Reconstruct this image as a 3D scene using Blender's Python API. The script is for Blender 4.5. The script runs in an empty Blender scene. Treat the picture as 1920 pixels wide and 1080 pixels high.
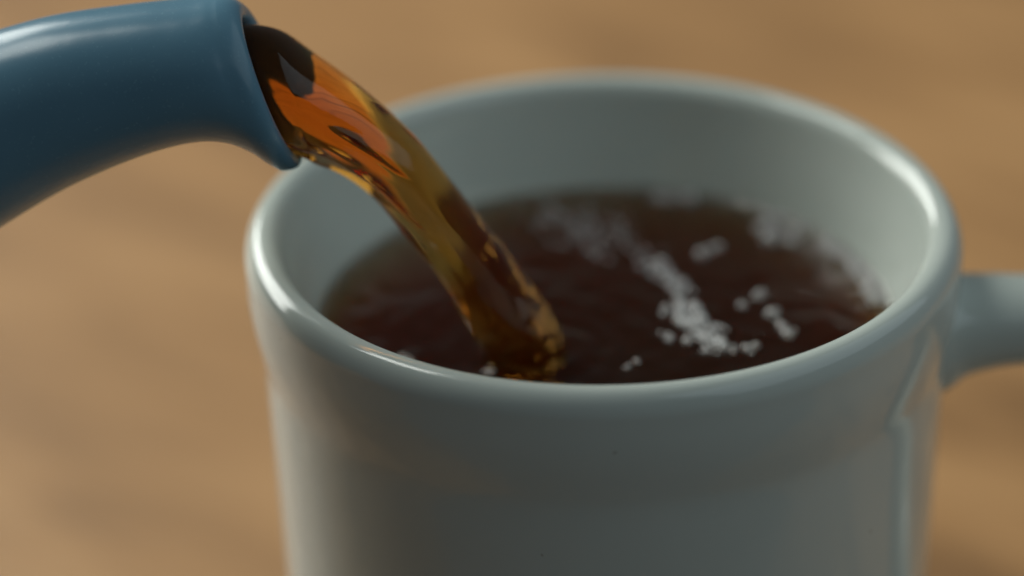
import bpy, bmesh, math, random
from mathutils import Vector, Matrix, noise

# ------------------------------------------------------------------ camera, world, lamps, exposure
scene = bpy.context.scene
C = scene.collection
R = math.radians

cam_data = bpy.data.cameras.new('camera')
cam = bpy.data.objects.new('camera', cam_data)
C.objects.link(cam)
PITCH, ROLL = 27.8805, -1.2
cam.location = (-0.01083, -0.53036, 0.36714)
cam.rotation_euler = (Matrix.Rotation(R(90 - PITCH), 3, 'X') @ Matrix.Rotation(R(ROLL), 3, 'Z')).to_euler()
cam_data.lens = 179.14
cam_data.sensor_width = 36.0
cam_data.clip_start = 0.02
cam_data.clip_end = 20.0
cam_data.dof.use_dof = True
cam_data.dof.focus_distance = 0.572
cam_data.dof.aperture_fstop = 6.5
cam_data.dof.aperture_blades = 0
scene.camera = cam

world = bpy.data.worlds.new('World')
scene.world = world
world.use_nodes = True
world.node_tree.nodes['Background'].inputs['Color'].default_value = (0.88, 0.95, 1.0, 1)
world.node_tree.nodes['Background'].inputs['Strength'].default_value = 0.068

def area(name, loc, aim, sx, sy, power, col):
    d = bpy.data.lights.new(name, 'AREA')
    d.shape = 'RECTANGLE'
    d.size, d.size_y = sx, sy
    d.energy = power
    d.color = col
    o = bpy.data.objects.new(name, d)
    C.objects.link(o)
    o.location = loc
    o.rotation_euler = (Vector(aim) - Vector(loc)).to_track_quat('-Z', 'Y').to_euler()
    return o

# a tall window behind to the left, its lower pane and its wide upper pane
area('window_light', (-0.95, 1.05, 0.72), (0, 0, 0.09), 1.20, 0.72, 22.0, (0.97, 1.0, 0.94))
area('window_light', (-0.66, 0.60, 1.32), (0, 0, 0.09), 0.46, 0.50, 6.0, (0.97, 1.0, 0.94))
# cooler, weaker daylight from the right
area('side_window_light', (1.00, -0.20, 1.02), (0, 0, 0.07), 2.30, 1.10, 6.0, (0.76, 0.92, 1.0))

scene.view_settings.view_transform = 'Standard'
scene.view_settings.look = 'None'
scene.view_settings.exposure = 0.0
scene.view_settings.gamma = 1.0
scene.view_settings.use_curve_mapping = False
cy = scene.cycles
cy.use_denoising = True
cy.denoiser = 'OPENIMAGEDENOISE'
cy.max_bounces = 16
cy.transmission_bounces = 12
cy.glossy_bounces = 6
cy.diffuse_bounces = 4
cy.caustics_refractive = True
cy.caustics_reflective = True
cy.blur_glossy = 0.3
cy.sample_clamp_indirect = 4.0

# ------------------------------------------------------------------ materials
def new_mat(name):
    m = bpy.data.materials.new(name)
    m.use_nodes = True
    nt = m.node_tree
    return m, nt, nt.nodes['Principled BSDF'], nt.nodes['Material Output']

def N(nt, t, **kw):
    n = nt.nodes.new(t)
    for k, v in kw.items():
        setattr(n, k, v)
    return n

def ramp(nt, stops):
    r = N(nt, 'ShaderNodeValToRGB')
    e = r.color_ramp.elements
    while len(e) < len(stops):
        e.new(0.5)
    for el, (p, c) in zip(e, stops):
        el.position = p
        el.color = (*c, 1)
    return r

def glaze(name, col_a, col_b, rough, speck=None, bump=0.02, speck_scale=2600, speck_at=0.66):
    m, nt, b, out = new_mat(name)
    tc = N(nt, 'ShaderNodeTexCoord')
    n1 = N(nt, 'ShaderNodeTexNoise')
    n1.inputs['Scale'].default_value = 45
    n1.inputs['Detail'].default_value = 4
    nt.links.new(tc.outputs['Object'], n1.inputs['Vector'])
    rp = ramp(nt, [(0.35, col_a), (0.65, col_b)])
    nt.links.new(n1.outputs['Fac'], rp.inputs['Fac'])
    last = rp.outputs['Color']
    if speck:
        n2 = N(nt, 'ShaderNodeTexNoise')
        n2.inputs['Scale'].default_value = speck_scale
        n2.inputs['Detail'].default_value = 1
        nt.links.new(tc.outputs['Object'], n2.inputs['Vector'])
        r2 = ramp(nt, [(speck_at, (0, 0, 0)), (speck_at + 0.06, (1, 1, 1))])
        nt.links.new(n2.outputs['Fac'], r2.inputs['Fac'])
        mx = N(nt, 'ShaderNodeMix', data_type='RGBA')
        nt.links.new(r2.outputs['Color'], mx.inputs['Factor'])
        nt.links.new(last, mx.inputs['A'])
        mx.inputs['B'].default_value = (*speck, 1)
        last = mx.outputs['Result']
    nt.links.new(last, b.inputs['Base Color'])
    b.inputs['Roughness'].default_value = rough
    b.inputs['IOR'].default_value = 1.5
    n3 = N(nt, 'ShaderNodeTexNoise')
    n3.inputs['Scale'].default_value = 260
    n3.inputs['Detail'].default_value = 3
    nt.links.new(tc.outputs['Object'], n3.inputs['Vector'])
    bp = N(nt, 'ShaderNodeBump')
    bp.inputs['Strength'].default_value = bump
    bp.inputs['Distance'].default_value = 0.0006
    nt.links.new(n3.outputs['Fac'], bp.inputs['Height'])
    nt.links.new(bp.outputs['Normal'], b.inputs['Normal'])
    return m

MUG = glaze('white_glaze', (0.520, 0.568, 0.520), (0.548, 0.595, 0.545), 0.11, (0.30, 0.28, 0.24), 0.03, 700, 0.80)
BLUE = glaze('blue_glaze', (0.094, 0.206, 0.284), (0.106, 0.226, 0.308), 0.25, (0.12, 0.25, 0.33), 0.06)
BLUE.node_tree.nodes['Principled BSDF'].inputs['Specular IOR Level'].default_value = 0.36

def tea_material(name, density):
    m, nt, b, out = new_mat(name)
    nt.nodes.remove(b)
    g = N(nt, 'ShaderNodeBsdfGlass')
    g.inputs['IOR'].default_value = 1.333
    g.inputs['Roughness'].default_value = 0.0
    g.inputs['Color'].default_value = (1, 1, 1, 1)
    v = N(nt, 'ShaderNodeVolumeAbsorption')
    v.inputs['Color'].default_value = (0.905, 0.63, 0.0, 1)
    v.inputs['Density'].default_value = density
    df = N(nt, 'ShaderNodeBsdfDiffuse')                 # the slight cloudiness of brewed tea
    df.inputs['Color'].default_value = (0.50, 0.20, 0.06, 1)
    mx = N(nt, 'ShaderNodeMixShader'); mx.inputs[0].default_value = 0.025
    nt.links.new(g.outputs['BSDF'], mx.inputs[1]); nt.links.new(df.outputs['BSDF'], mx.inputs[2])
    nt.links.new(mx.outputs[0], out.inputs['Surface'])
    nt.links.new(v.outputs['Volume'], out.inputs['Volume'])
    return m

TEA = tea_material('brewed_tea', 150.0)
STREAM = tea_material('pouring_tea', 300.0)
def merge_below(m, z):
    """under the tea's own surface the two liquids are one: no boundary there."""
    nt = m.node_tree
    out = nt.nodes['Material Output']
    g = out.inputs['Surface'].links[0].from_socket
    geo = N(nt, 'ShaderNodeNewGeometry')
    sep = N(nt, 'ShaderNodeSeparateXYZ')
    nt.links.new(geo.outputs['Position'], sep.inputs[0])
    lt = N(nt, 'ShaderNodeMapRange', interpolation_type='SMOOTHSTEP')
    lt.inputs['From Min'].default_value = z
    lt.inputs['From Max'].default_value = z + 0.008
    lt.inputs['To Min'].default_value = 1.0
    lt.inputs['To Max'].default_value = 0.0
    nt.links.new(sep.outputs['Z'], lt.inputs['Value'])
    tr = N(nt, 'ShaderNodeBsdfTransparent')
    mx = N(nt, 'ShaderNodeMixShader')
    nt.links.new(lt.outputs[0], mx.inputs[0]); nt.links.new(g, mx.inputs[1]); nt.links.new(tr.outputs[0], mx.inputs[2])
    nt.links.new(mx.outputs[0], out.inputs['Surface'])
merge_below(STREAM, 0.0818)

def bubble_material(name, opacity):
    m, nt, b, out = new_mat(name)
    nt.nodes.remove(b)
    lw = N(nt, 'ShaderNodeFresnel')
    lw.inputs['IOR'].default_value = 2.0
    tr = N(nt, 'ShaderNodeBsdfTransparent')
    gl = N(nt, 'ShaderNodeBsdfGlossy')
    gl.inputs['Roughness'].default_value = 0.08
    df = N(nt, 'ShaderNodeBsdfTranslucent')
    df.inputs['Color'].default_value = (0.85, 0.85, 0.86, 1)
    di = N(nt, 'ShaderNodeBsdfDiffuse')
    di.inputs['Color'].default_value = (0.8, 0.79, 0.77, 1)
    m0 = N(nt, 'ShaderNodeMixShader'); m0.inputs[0].default_value = 0.75
    nt.links.new(df.outputs[0], m0.inputs[1]); nt.links.new(di.outputs[0], m0.inputs[2])
    m1 = N(nt, 'ShaderNodeMixShader'); m1.inputs[0].default_value = opacity
    nt.links.new(tr.outputs[0], m1.inputs[1]); nt.links.new(m0.outputs[0], m1.inputs[2])
    m2 = N(nt, 'ShaderNodeMixShader')
    nt.links.new(lw.outputs[0], m2.inputs[0])
    nt.links.new(m1.outputs[0], m2.inputs[1]); nt.links.new(gl.outputs[0], m2.inputs[2])
    nt.links.new(m2.outputs[0], out.inputs['Surface'])
    return m
BUBBLE = bubble_material('bubble_film', 0.5)
FROTH = bubble_material('dense_froth', 0.78)
FINE = bubble_material('thin_bubble_film', 0.3)

def wood_material():
    m, nt, b, out = new_mat('oiled_wood')
    tc = N(nt, 'ShaderNodeTexCoord')
    mp = N(nt, 'ShaderNodeMapping')
    rot = N(nt, 'ShaderNodeMapping')
    rot.inputs['Rotation'].default_value = (0, 0, R(38))
    nt.links.new(tc.outputs['Object'], rot.inputs['Vector'])
    mp.inputs['Scale'].default_value = (14.0, 48.0, 20.0)
    nt.links.new(rot.outputs['Vector'], mp.inputs['Vector'])
    n1 = N(nt, 'ShaderNodeTexNoise')
    n1.inputs['Scale'].default_value = 1.3
    n1.inputs['Detail'].default_value = 3
    n1.inputs['Roughness'].default_value = 0.5
    n1.inputs['Distortion'].default_value = 0.6
    nt.links.new(mp.outputs['Vector'], n1.inputs['Vector'])
    rp = ramp(nt, [(0.30, (0.262, 0.134, 0.052)), (0.50, (0.455, 0.240, 0.096)), (0.70, (0.548, 0.302, 0.129))])
    nt.links.new(n1.outputs['Fac'], rp.inputs['Fac'])
    # fine fibres along the same direction
    mp2 = N(nt, 'ShaderNodeMapping')
    mp2.inputs['Scale'].default_value = (30.0, 900.0, 60.0)
    nt.links.new(rot.outputs['Vector'], mp2.inputs['Vector'])
    n2 = N(nt, 'ShaderNodeTexNoise')
    n2.inputs['Scale'].default_value = 1.0
    n2.inputs['Detail'].default_value = 4
    nt.links.new(mp2.outputs['Vector'], n2.inputs['Vector'])
    r2 = ramp(nt, [(0.30, (0.72, 0.70, 0.66)), (0.60, (1, 1, 1))])
    nt.links.new(n2.outputs['Fac'], r2.inputs['Fac'])
    mx = N(nt, 'ShaderNodeMix', data_type='RGBA', blend_type='MULTIPLY')
    mx.inputs['Factor'].default_value = 0.5
    nt.links.new(rp.outputs['Color'], mx.inputs['A'])
    nt.links.new(r2.outputs['Color'], mx.inputs['B'])
    nt.links.new(mx.outputs['Result'], b.inputs['Base Color'])
    b.inputs['Roughness'].default_value = 0.42
    bp = N(nt, 'ShaderNodeBump')
    bp.inputs['Strength'].default_value = 0.25
    bp.inputs['Distance'].default_value = 0.0004
    nt.links.new(n2.outputs['Fac'], bp.inputs['Height'])
    nt.links.new(bp.outputs['Normal'], b.inputs['Normal'])
    return m
WOOD = wood_material()

# ------------------------------------------------------------------ mesh helpers
def mesh_obj(name, verts, faces, mat, parent=None, smooth=True):
    me = bpy.data.meshes.new(name)
    me.from_pydata(verts, [], faces)
    bm = bmesh.new(); bm.from_mesh(me)
    bmesh.ops.recalc_face_normals(bm, faces=bm.faces)
    bm.to_mesh(me); bm.free()
    if smooth:
        for p in me.polygons:
            p.use_smooth = True
    me.materials.append(mat)
    o = bpy.data.objects.new(name, me)
    C.objects.link(o)
    if parent:
        o.parent = parent
    return o

def tag(o, label=None, cat=None, group=None, kind=None):
    if label: o['label'] = label
    if cat: o['category'] = cat
    if group: o['group'] = group
    if kind: o['kind'] = kind
    return o

def empty(name, loc):
    o = bpy.data.objects.new(name, None)
    o.empty_display_size = 0.01
    C.objects.link(o)
    o.location = loc
    return o

def catmull(rows, n):
    """rows: list of equal-length float tuples; n steps between each pair."""
    out = []
    k = len(rows)
    for i in range(k - 1):
        p0, p1, p2, p3 = rows[max(i - 1, 0)], rows[i], rows[i + 1], rows[min(i + 2, k - 1)]
        for s in range(n):
            t = s / n
            out.append(tuple(0.5 * (2 * b + (c - a) * t + (2 * a - 5 * b + 4 * c - d) * t * t + (3 * b - a - 3 * c + d) * t ** 3)
                             for a, b, c, d in zip(p0, p1, p2, p3)))
    out.append(tuple(rows[-1]))
    return out

def skin_rings(rings, cap0=True, cap1=True):
    v, f = [], []
    n = len(rings[0])
    for r in rings:
        v.extend(r)
    for i in range(len(rings) - 1):
        for j in range(n):
            a, b = i * n + j, i * n + (j + 1) % n
            f.append((a, b, b + n, a + n))
    if cap0: f.append(tuple(range(n - 1, -1, -1)))
    if cap1: f.append(tuple(range((len(rings) - 1) * n, len(rings) * n)))
    return v, f

def lathe(profile, n=128):
    """profile of (r, z); ends with r == 0 close to a point."""
    v, f, idx = [], [], []
    for r, z in profile:
        if r < 1e-7:
            idx.append([len(v)]); v.append((0, 0, z))
        else:
            idx.append(list(range(len(v), len(v) + n)))
            v.extend((r * math.cos(2 * math.pi * j / n), r * math.sin(2 * math.pi * j / n), z) for j in range(n))
    for a, b in zip(idx, idx[1:]):
        for j in range(n):
            k = (j + 1) % n
            if len(a) == 1 and len(b) == 1: continue
            if len(a) == 1: f.append((a[0], b[j], b[k]))
            elif len(b) == 1: f.append((a[j], a[k], b[0]))
            else: f.append((a[j], a[k], b[k], b[j]))
    return v, f

MM = 0.001

# ------------------------------------------------------------------ table top (setting)
bm = bmesh.new()
bmesh.ops.create_cube(bm, size=1.0)
bmesh.ops.scale(bm, vec=(1.7, 1.15, 0.035), verts=bm.verts)
bmesh.ops.translate(bm, vec=(0.0, 0.49, -0.0175), verts=bm.verts)
bmesh.ops.bevel(bm, geom=bm.edges[:], offset=0.004, segments=3, affect='EDGES')
me = bpy.data.meshes.new('table_top'); bm.to_mesh(me); bm.free()
me.materials.append(WOOD)
table = bpy.data.objects.new('table_top', me); C.objects.link(table)
tag(table, kind='structure')

# ------------------------------------------------------------------ mug
mug = empty('mug', (0, 0, 0))
tag(mug, 'large white glazed mug being filled, with a thick rounded rim and side handle', 'mug')
outer_ctl = [(0.0, 2.0), (24.0, 2.0), (28.5, 1.4), (30.0, 0.2), (32.0, 0.2), (34.2, 2.2), (36.2, 8.0), (37.0, 18.0), (37.75, 32.0),
             (38.65, 49.0), (39.45, 64.0), (40.02, 74.5), (40.2, 78.0), (40.42, 80.2), (40.88, 82.3), (41.42, 84.8), (41.85, 87.8), (42.0, 91.0)]
lip_ctl = [(42.0, 92.6), (41.55, 93.9), (40.75, 94.75), (39.7, 95.0), (38.7, 94.7), (37.95, 93.9), (37.5, 92.6)]
inner_ctl = [(36.9, 90.5), (35.95, 87.6), (34.95, 84.8), (34.0, 82.0), (33.3, 78.0), (32.9, 70.0), (32.6, 55.0), (32.2, 35.0), (31.3, 18.0),
             (29.0, 10.5), (22.0, 7.4), (12.0, 6.6), (0.0, 6.4)]
prof = catmull(outer_ctl + lip_ctl + inner_ctl, 4)
prof = [(max(r, 0.0) * MM, z * MM) for r, z in prof]
prof[0] = (0.0, prof[0][1]); prof[-1] = (0.0, prof[-1][1])
v, f = lathe(prof, 192)
mesh_obj('body', v, f, MUG, mug)

# handle: a rounded strap that leaves the wall, turns down and comes back
#   x, z, half height (in the turning plane), half width (y), tangent is taken from the path
hpath = [(37.4, 80.0, 8.6, 8.4), (39.6, 80.2, 7.2, 7.6), (42.5, 80.6, 5.6, 6.7), (48.0, 81.0, 4.9, 6.2), (56.0, 80.4, 4.5, 6.0), (63.5, 76.6, 4.3, 6.0),
         (68.3, 69.0, 4.2, 6.0), (69.6, 59.0, 4.2, 6.0), (67.6, 48.5, 4.3, 6.0), (62.0, 39.2, 4.4, 6.1), (53.0, 32.5, 4.6, 6.2),
         (44.0, 28.6, 5.2, 6.5), (39.2, 27.4, 6.6, 7.4), (36.4, 27.0, 8.0, 8.2)]
hp = catmull(hpath, 5)
rings = []
for i, (x, z, h, w) in enumerate(hp):
    a, b = hp[max(i - 1, 0)], hp[min(i + 1, len(hp) - 1)]
    t = Vector((b[0] - a[0], 0, b[1] - a[1])).normalized()
    nrm = Vector((-t.z, 0, t.x))
    ring = []
    for j in range(40):
        th = 2 * math.pi * j / 40
        c_, s_ = math.cos(th), math.sin(th)
        c_ = math.copysign(abs(c_) ** 0.85, c_); s_ = math.copysign(abs(s_) ** 0.85, s_)
        p = Vector((x, 0, z)) + nrm * (h * c_) + Vector((0, w * s_, 0))
        ring.append(tuple(p * MM))
    rings.append(ring)
v, f = skin_rings(rings)
mesh_obj('handle', v, f, MUG, mug)

# ------------------------------------------------------------------ tea in the mug
LEVEL = 81.9
LAND = Vector((-8.5, -7.6, 0))
def inner_radius(z):
    pts = inner_ctl
    for (r0, z0), (r1, z1) in zip(pts, pts[1:]):
        if z1 <= z <= z0:
            return r0 + (r1 - r0) * (z0 - z) / max(z0 - z1, 1e-6)
    return pts[0][0]
RT = inner_radius(LEVEL) + 0.35
def tea_height(x, y):
    d = math.hypot(x - LAND.x, (y - LAND.y))
    h = 0.0
    # rings spreading from where the stream dives in
    h += 0.15 * math.exp(-max(d - 5, 0) / 9.0) * math.sin(1.45 * d + 1.4 * noise.noise(Vector((x * 0.13, y * 0.13, 3.1))))
    # choppy water, stronger on the far right side
    for sc, am in ((0.16, 0.24), (0.33, 0.16), (0.7, 0.06)):
        h += am * noise.noise(Vector((x * sc + 7.3, y * sc - 2.1, 0.7 + sc)))
    rr = math.hypot(x, y)
    h *= 1.0 - 0.6 * max(0.0, (rr - RT + 5) / 5.0) if rr > RT - 5 else 1.0
    h += 0.7 * math.exp(-(RT - rr) / 0.9)                       # meniscus
    return LEVEL + h
NR, NA = 110, 220
v = [(0, 0, tea_height(0, 0) * MM)]
f = []
for i in range(1, NR + 1):
    r = RT * i / NR
    for j in range(NA):
        a = 2 * math.pi * j / NA
        x, y = r * math.cos(a), r * math.sin(a)
        v.append((x * MM, y * MM, tea_height(x, y) * MM))
for j in range(NA):
    f.append((0, 1 + j, 1 + (j + 1) % NA))
def ringquads(s0, s1):
    for j in range(NA):
        k = (j + 1) % NA
        f.append((s0 + j, s1 + j, s1 + k, s0 + k))
for i in range(NR - 1):
    ringquads(1 + i * NA, 1 + (i + 1) * NA)
last = 1 + (NR - 1) * NA
for z in (78.0, 70.0, 55.0, 35.0, 18.0, 10.5, 7.4, 6.6):
    r = inner_radius(z) + 0.35
    s = len(v)
    for j in range(NA):
        a = 2 * math.pi * j / NA
        v.append((r * math.cos(a) * MM, r * math.sin(a) * MM, (z - 0.3) * MM))
    ringquads(last, s)
    last = s
f.append(tuple(range(last, last + NA)))
tea = mesh_obj('tea', v, f, TEA)
tag(tea, 'dark brown tea with a rippled surface filling the white mug', 'tea')

# ------------------------------------------------------------------ teapot
Y0 = -7.6
pot = empty('teapot', (-0.200, Y0 * MM, 0.075))
tag(pot, 'blue glazed teapot with an arched spout pouring tea into the mug', 'teapot')
POT_LOC = Vector((-200, Y0, 75))

def xz_ring(top, bot, b, n=56, flat=1.0, yc=Y0):
    """ellipse in the plane spanned by (top - bot) and y."""
    cx, cz = (top[0] + bot[0]) / 2, (top[1] + bot[1]) / 2
    ax, az = (top[0] - bot[0]) / 2, (top[1] - bot[1]) / 2
    out = []
    for j in range(n):
        th = 2 * math.pi * j / n
        out.append(Vector((cx + ax * math.cos(th), yc + b * math.sin(th), cz + az * math.cos(th))))
    return out

# outer wall of the spout: top x,z  bottom x,z  half width
sp = [(-150.0, 110.0, -132.0, 66.0, 24.0), (-128.0, 113.0, -112.0, 77.5, 19.0), (-106.0, 115.3, -94.0, 86.5, 14.6), (-87.0, 118.6, -77.5, 95.7, 11.6),
      (-71.4, 123.2, -63.7, 104.4, 10.1), (-62.7, 125.6, -57.2, 107.8, 9.6), (-54.0, 126.8, -50.9, 110.3, 9.2), (-48.8, 127.3, -46.0, 111.4, 9.05),
      (-46.4, 127.5, -42.4, 111.1, 9.0), (-45.0, 127.65, -39.6, 109.7, 8.97), (-44.1, 127.7, -37.8, 108.2, 8.95), (-43.5, 127.75, -36.4, 107.3, 8.93)]
spo = catmull(sp, 6)
rings = [xz_ring((a, b), (c, d), e) for a, b, c, d, e in spo]
# rolled lip, then the bore going back inside
def inset(top, bot, b, k):
    dx, dz = top[0] - bot[0], top[1] - bot[1]
    L = math.hypot(dx, dz); ux, uz = dx / L, dz / L
    return (top[0] - ux * k, top[1] - uz * k), (bot[0] + ux * k, bot[1] + uz * k), b - k
ltop, lbot, lb = (-43.5, 127.75), (-36.4, 107.3), 8.93
fx, fz = 0.998, -0.03          # forward normal of the mouth
for k, fw in ((0.05, 0.6), (0.18, 1.2), (0.45, 1.8), (0.9, 2.2), (1.5, 2.4), (2.1, 2.2), (2.6, 1.7), (2.9, 1.0), (3.0, -0.2)):
    t_, b_, w_ = inset(ltop, lbot, lb, k)
    rings.append(xz_ring((t_[0] + fx * fw, t_[1] + fz * fw), (b_[0] + fx * fw, b_[1] + fz * fw), w_))
bore = []
for a, b, c, d, e in reversed(catmull(sp[3:], 4)[:-2]):
    t_, b_, w_ = inset((a, b), (c, d), e, 2.8)
    bore.append((t_, b_, w_))
    rings.append(xz_ring(t_, b_, w_))
v, f = skin_rings([[tuple((p - POT_LOC) * MM) for p in r] for r in rings], cap0=True, cap1=True)
mesh_obj('spout', v, f, BLUE, pot)

# pot body, tilted to pour (beyond the left edge of the picture)
tilt = Matrix.Rotation(R(30), 4, 'Y')
def tilted(vs, off=(0, 0, 0)):
    return [tuple((tilt @ (Vector(p) * 1.0)) + Vector(off) * MM) for p in vs]
bprof = catmull([(0.0, -48.0), (30.0, -48.0), (37.0, -46.0), (50.0, -34.0), (60.0, -12.0), (61.0, 10.0), (53.0, 32.0), (38.0, 44.0), (34.0, 47.0), (33.0, 46.0), (30.5, 44.0),
                 (36.0, 39.0), (49.0, 30.0), (57.0, 10.0), (56.0, -12.0), (47.0, -31.0), (34.0, -42.0), (0.0, -43.0)], 4)
bprof = [(max(r, 0) * MM, z * MM) for r, z in bprof]; bprof[0] = (0, bprof[0][1]); bprof[-1] = (0, bprof[-1][1])
v, f = lathe(bprof, 96)
mesh_obj('body', tilted(v, (5, 0, 22)), f, BLUE, pot)
lprof = catmull([(0.0, 46.5), (20.0, 46.5), (32.0, 45.8), (35.5, 47.6), (33.0, 50.5), (20.0, 55.5), (8.0, 57.5), (5.0, 60.0), (7.5, 64.0), (8.0, 68.0), (4.0, 71.5), (0.0, 72.0)], 4)
lprof = [(max(r, 0) * MM, z * MM) for r, z in lprof]; lprof[0] = (0, lprof[0][1]); lprof[-1] = (0, lprof[-1][1])
v, f = lathe(lprof, 72)
mesh_obj('lid', tilted(v, (5, 0, 22)), f, BLUE, pot)
rings = []
hp = catmull([(-50.0, 30.0, 6.5), (-66.0, 36.0, 5.5), (-84.0, 31.0, 5.0), (-93.0, 12.0, 5.0), (-86.0, -10.0, 5.0), (-70.0, -22.0, 5.5), (-50.0, -26.0, 6.5)], 6)
for i, (x, z, r) in enumerate(hp):
    a, b = hp[max(i - 1, 0)], hp[min(i + 1, len(hp) - 1)]
    t = Vector((b[0] - a[0], 0, b[1] - a[1])).normalized(); nrm = Vector((-t.z, 0, t.x))
    rings.append([tuple((Vector((x, 0, z)) + nrm * r * math.cos(2 * math.pi * j / 28) + Vector((0, 1.4 * r * math.sin(2 * math.pi * j / 28), 0))) * MM) for j in range(28)])
v, f = skin_rings(rings)
mesh_obj('handle', tilted(v, (5, 0, 22)), f, BLUE, pot)

# ------------------------------------------------------------------ the poured stream
# upper x,z  lower x,z  half depth  crease position (0 lower edge .. 1 upper edge)  crease depth
st = [(-56.0, 124.0, -53.2, 112.5, 6.7, 0.12, 0.00),
      (-50.0, 124.8, -46.9, 113.2, 6.55, 0.12, 0.00),
      (-44.0, 124.4, -40.4, 111.6, 6.3, 0.12, 0.02),
      (-40.4, 124.5, -34.6, 108.6, 6.4, 0.13, 0.14),
      (-36.6, 123.4, -32.9, 107.3, 6.7, 0.14, 0.32),
      (-32.6, 120.2, -30.8, 106.4, 6.5, 0.16, 0.34),
      (-28.9, 117.2, -28.3, 104.6, 6.1, 0.19, 0.34),
      (-25.0, 113.6, -26.1, 102.3, 5.7, 0.23, 0.28),
      (-21.3, 109.6, -23.8, 99.0, 5.3, 0.27, 0.20),
      (-17.9, 104.8, -21.5, 95.9, 5.0, 0.32, 0.10),
      (-14.4, 99.6, -19.3, 92.6, 4.8, 0.36, 0.04),
      (-10.9, 94.5, -17.4, 88.8, 4.7, 0.4, 0.02),
      (-8.0, 90.0, -15.7, 85.3, 4.7, 0.4, 0.0),
      (-5.9, 86.1, -14.2, 82.6, 4.4, 0.4, 0.0),
      (-4.5, 82.1, -12.6, 80.0, 3.8, 0.4, 0.0),
      (-3.0, 79.0, -10.6, 77.4, 4.0, 0.4, 0.0)]
stc = catmull(st, 14)
NS = 200
rings = []
tot = len(stc)
for i, (ux, uz, lx, lz, b, cp, cd) in enumerate(stc):
    s = i / (tot - 1)
    c = Vector(((ux + lx) / 2, Y0, (uz + lz) / 2))
    ax = Vector(((ux - lx) / 2, 0, (uz - lz) / 2))
    live = min(1.0, max(0.0, (s - 0.20) / 0.08))
    skew = live
    ring = []
    for j in range(NS):
        th = 2 * math.pi * j / NS
        ct, sn = math.cos(th), math.sin(th)
        pos = (ct + 1) / 2
        # two lobes with a crease between them
        g = math.exp(-((pos - cp) / 0.055) ** 2)
        side = 1.0 if sn < 0 else 0.6
        depth = b * (1.0 - cd * g * side)
        # the lower lobe is a thinner sheet
        if cd > 0:
            lowlobe = 1 / (1 + math.exp((pos - cp) / 0.03))
            depth *= 1 - 1.35 * cd * lowlobe
        # the face towards the mouth's near side bulges near its upper edge
        if sn < 0:
            depth *= 1 + skew * (0.36 - 0.30 * max(0.0, (s - 0.45) / 0.55)) * ct
        # long wavering ridges carried along the flow
        tw = th + 1.6 * s + 0.5 * math.sin(7 * s)
        q = Vector((math.cos(tw) * 1.5, math.sin(tw) * 1.5, s * 5.5))
        w = 0.11 * noise.noise(q + Vector((0, 0, 4.0))) + 0.03 * noise.noise(Vector((math.cos(tw) * 4, math.sin(tw) * 4, s * 7.0 + 9)))
        w += 0.40 * max(0.0, min(s, 0.85) - 0.5) * min(1, (1 - s) * 5) * noise.noise(Vector((ct * 2.6, sn * 2.6, s * 15.0 + 2)))
        k = 1 + live * w * (1.0 - 0.7 * abs(ct) ** 3)
        p = c + ax * (ct * (1 + live * 0.25 * w)) + Vector((0, depth * sn * k * (1 + 0.16 * live * ct * ct), 0))
        ring.append(tuple(p * MM))
    rings.append(ring)
v, f = skin_rings(rings)
stream = mesh_obj('tea_stream', v, f, STREAM)
tag(stream, 'translucent amber stream of tea falling from the blue spout into the mug', 'stream')

# ------------------------------------------------------------------ foam floating on the tea
def bubble_mesh(mat):
    bm = bmesh.new()
    bmesh.ops.create_icosphere(bm, subdivisions=3, radius=1.0)
    geom = bm.verts[:] + bm.edges[:] + bm.faces[:]
    bmesh.ops.bisect_plane(bm, geom=geom, plane_co=(0, 0, -0.25), plane_no=(0, 0, -1), clear_outer=True)
    for fc in bm.faces: fc.smooth = True
    me = bpy.data.meshes.new('bubble'); bm.to_mesh(me); bm.free()
    me.materials.append(mat)
    return me
BM = {m: bubble_mesh(m) for m in (BUBBLE, FROTH, FINE)}
rnd = random.Random(5)
def foam(label, spine, n, spread, rmin, rmax, exact=(), mat=BUBBLE):
    """bubbles crowded along a line of points (mm) on the tea."""
    cx = sum(p[0] for p in spine) / len(spine); cyy = sum(p[1] for p in spine) / len(spine)
    root = empty('foam_patch', (cx * MM, cyy * MM, LEVEL * MM))
    tag(root, label, 'foam', 'patches of foam on the tea')
    placed = []
    tries = 0
    exact = list(exact)
    while len(placed) < n and tries < n * 60:
        tries += 1
        t = rnd.random() * (len(spine) - 1) if len(spine) > 1 else 0
        i = min(int(t), max(len(spine) - 2, 0)); u = t - i
        a = spine[i]; b = spine[min(i + 1, len(spine) - 1)]
        x = a[0] + (b[0] - a[0]) * u + rnd.gauss(0, spread); y = a[1] + (b[1] - a[1]) * u + rnd.gauss(0, spread)
        r = rmin + (rmax - rmin) * rnd.random() ** 2
        if exact:
            x, y, r = exact.pop(0)
        if math.hypot(x, y) > RT - 0.35 - r * 0.8: continue
        if any(math.hypot(x - q[0], y - q[1]) < 0.8 * (r + q[2]) for q in placed): continue
        placed.append((x, y, r))
        o = bpy.data.objects.new('bubble', BM[mat]); C.objects.link(o)
        o.parent = root
        o.location = ((x - cx) * MM, (y - cyy) * MM, (tea_height(x, y) - LEVEL + 0.1 * r) * MM)
        o.scale = (r * MM,) * 3
        o.rotation_euler = (0, 0, rnd.random() * 6)
    return root
foam('brightest patch of white bubbles, near the front rim right of the stream', [(9.0, 2.2), (10.6, 0.2), (11.6, -2.6), (12.1, -4.6), (12.9, -6.9)], 64, 0.8, 0.28, 0.75, mat=FROTH)
foam('short streak of bubbles just behind the brightest patch', [(6.0, 14.3), (7.8, 10.8), (9.8, 6.6)], 36, 0.6, 0.28, 0.65)
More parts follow.
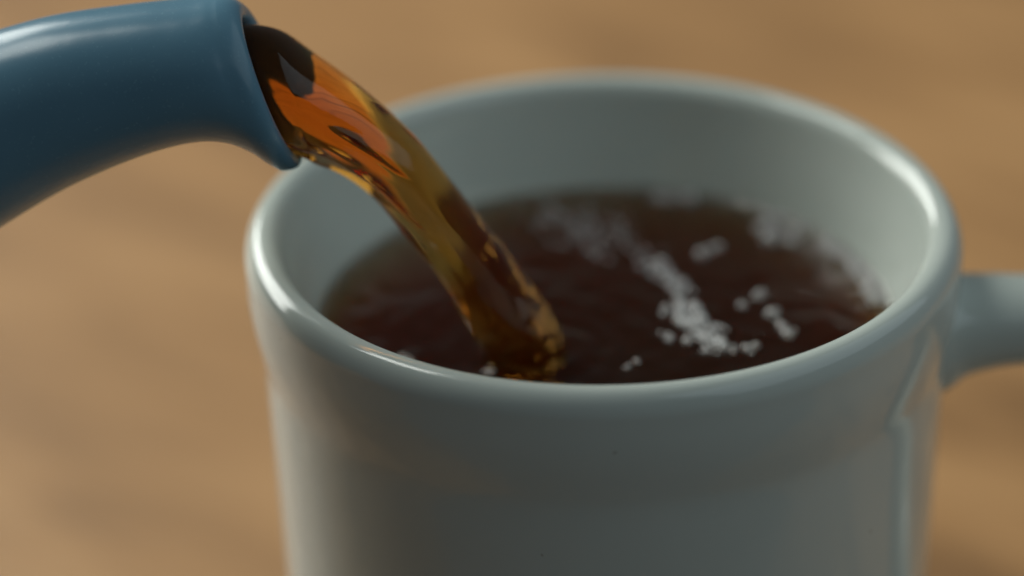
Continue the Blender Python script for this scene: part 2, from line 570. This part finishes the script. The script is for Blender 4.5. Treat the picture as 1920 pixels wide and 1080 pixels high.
foam('broad dim raft of fine bubbles behind the stream', [(-7.4, 28.6), (-2.8, 25.0), (-1.2, 22.6), (2.8, 17.3)], 85, 2.2, 0.3, 0.65, mat=FINE)
foam('pair of blurred bubbles at the far wall of the mug', [(9.0, 31.0)], 5, 0.5, 0.5, 0.9, [(7.5, 31.0, 1.0), (11.1, 30.6, 1.2), (12.3, 31.3, 0.8), (10.4, 31.6, 0.6), (13.6, 31.2, 0.5)])
foam('clump of blurred bubbles near the back right wall of the mug', [(21.6, 25.2), (20.6, 23.5), (22.7, 19.9)], 14, 0.7, 0.45, 1.2)
foam('small oblong bubble clump halfway between brightest patch and back wall', [(13.0, 17.0)], 4, 0.4, 0.4, 0.8, [(12.1, 16.1, 0.8), (13.3, 17.3, 0.6), (14.3, 18.1, 0.7), (12.9, 15.6, 0.4)])
foam('loose trio of small bubbles right of the brightest patch', [(18.5, 3.0)], 5, 0.4, 0.4, 0.8, [(18.5, 5.1, 0.75), (19.8, 0.4, 0.85), (16.4, 2.7, 0.6), (20.4, 1.7, 0.45), (19.0, 6.5, 0.4)])
foam('small bubble pair by the front rim, rightmost on open tea', [(21.0, -3.9)], 4, 0.4, 0.3, 0.5, [(20.9, -3.0, 0.7), (21.4, -4.7, 0.75), (22.2, -3.6, 0.35), (20.5, -1.7, 0.4)])
foam('tiny bubble pair at the front rim below the loose trio', [(16.9, -7.4)], 3, 0.3, 0.5, 0.9, [(16.4, -7.7, 0.6), (17.5, -7.0, 0.5), (16.9, -8.6, 0.35)])
foam('faint speck of bubbles by the front rim just right of the stream foot', [(2.6, -11.0)], 3, 0.4, 0.3, 0.5)
foam('line of froth clinging to the right inner wall of the mug', [(27.4, 18.4), (29.4, 15.0), (31.1, 11.0), (32.1, 7.3), (32.8, 3.1)], 70, 0.4, 0.35, 0.8, mat=FROTH)
foam('tiny bubbles at the left front rim of the mug', [(-24.4, -7.2), (-22.5, -9.0)], 4, 0.3, 0.3, 0.55)
foam('tiny bubbles at the front rim just left of the stream foot', [(-13.5, -12.0)], 4, 0.35, 0.3, 0.5)
foam('dim bubble pair left of the brightest patch', [(6.6, -3.3), (7.8, -5.3)], 4, 0.35, 0.3, 0.6)
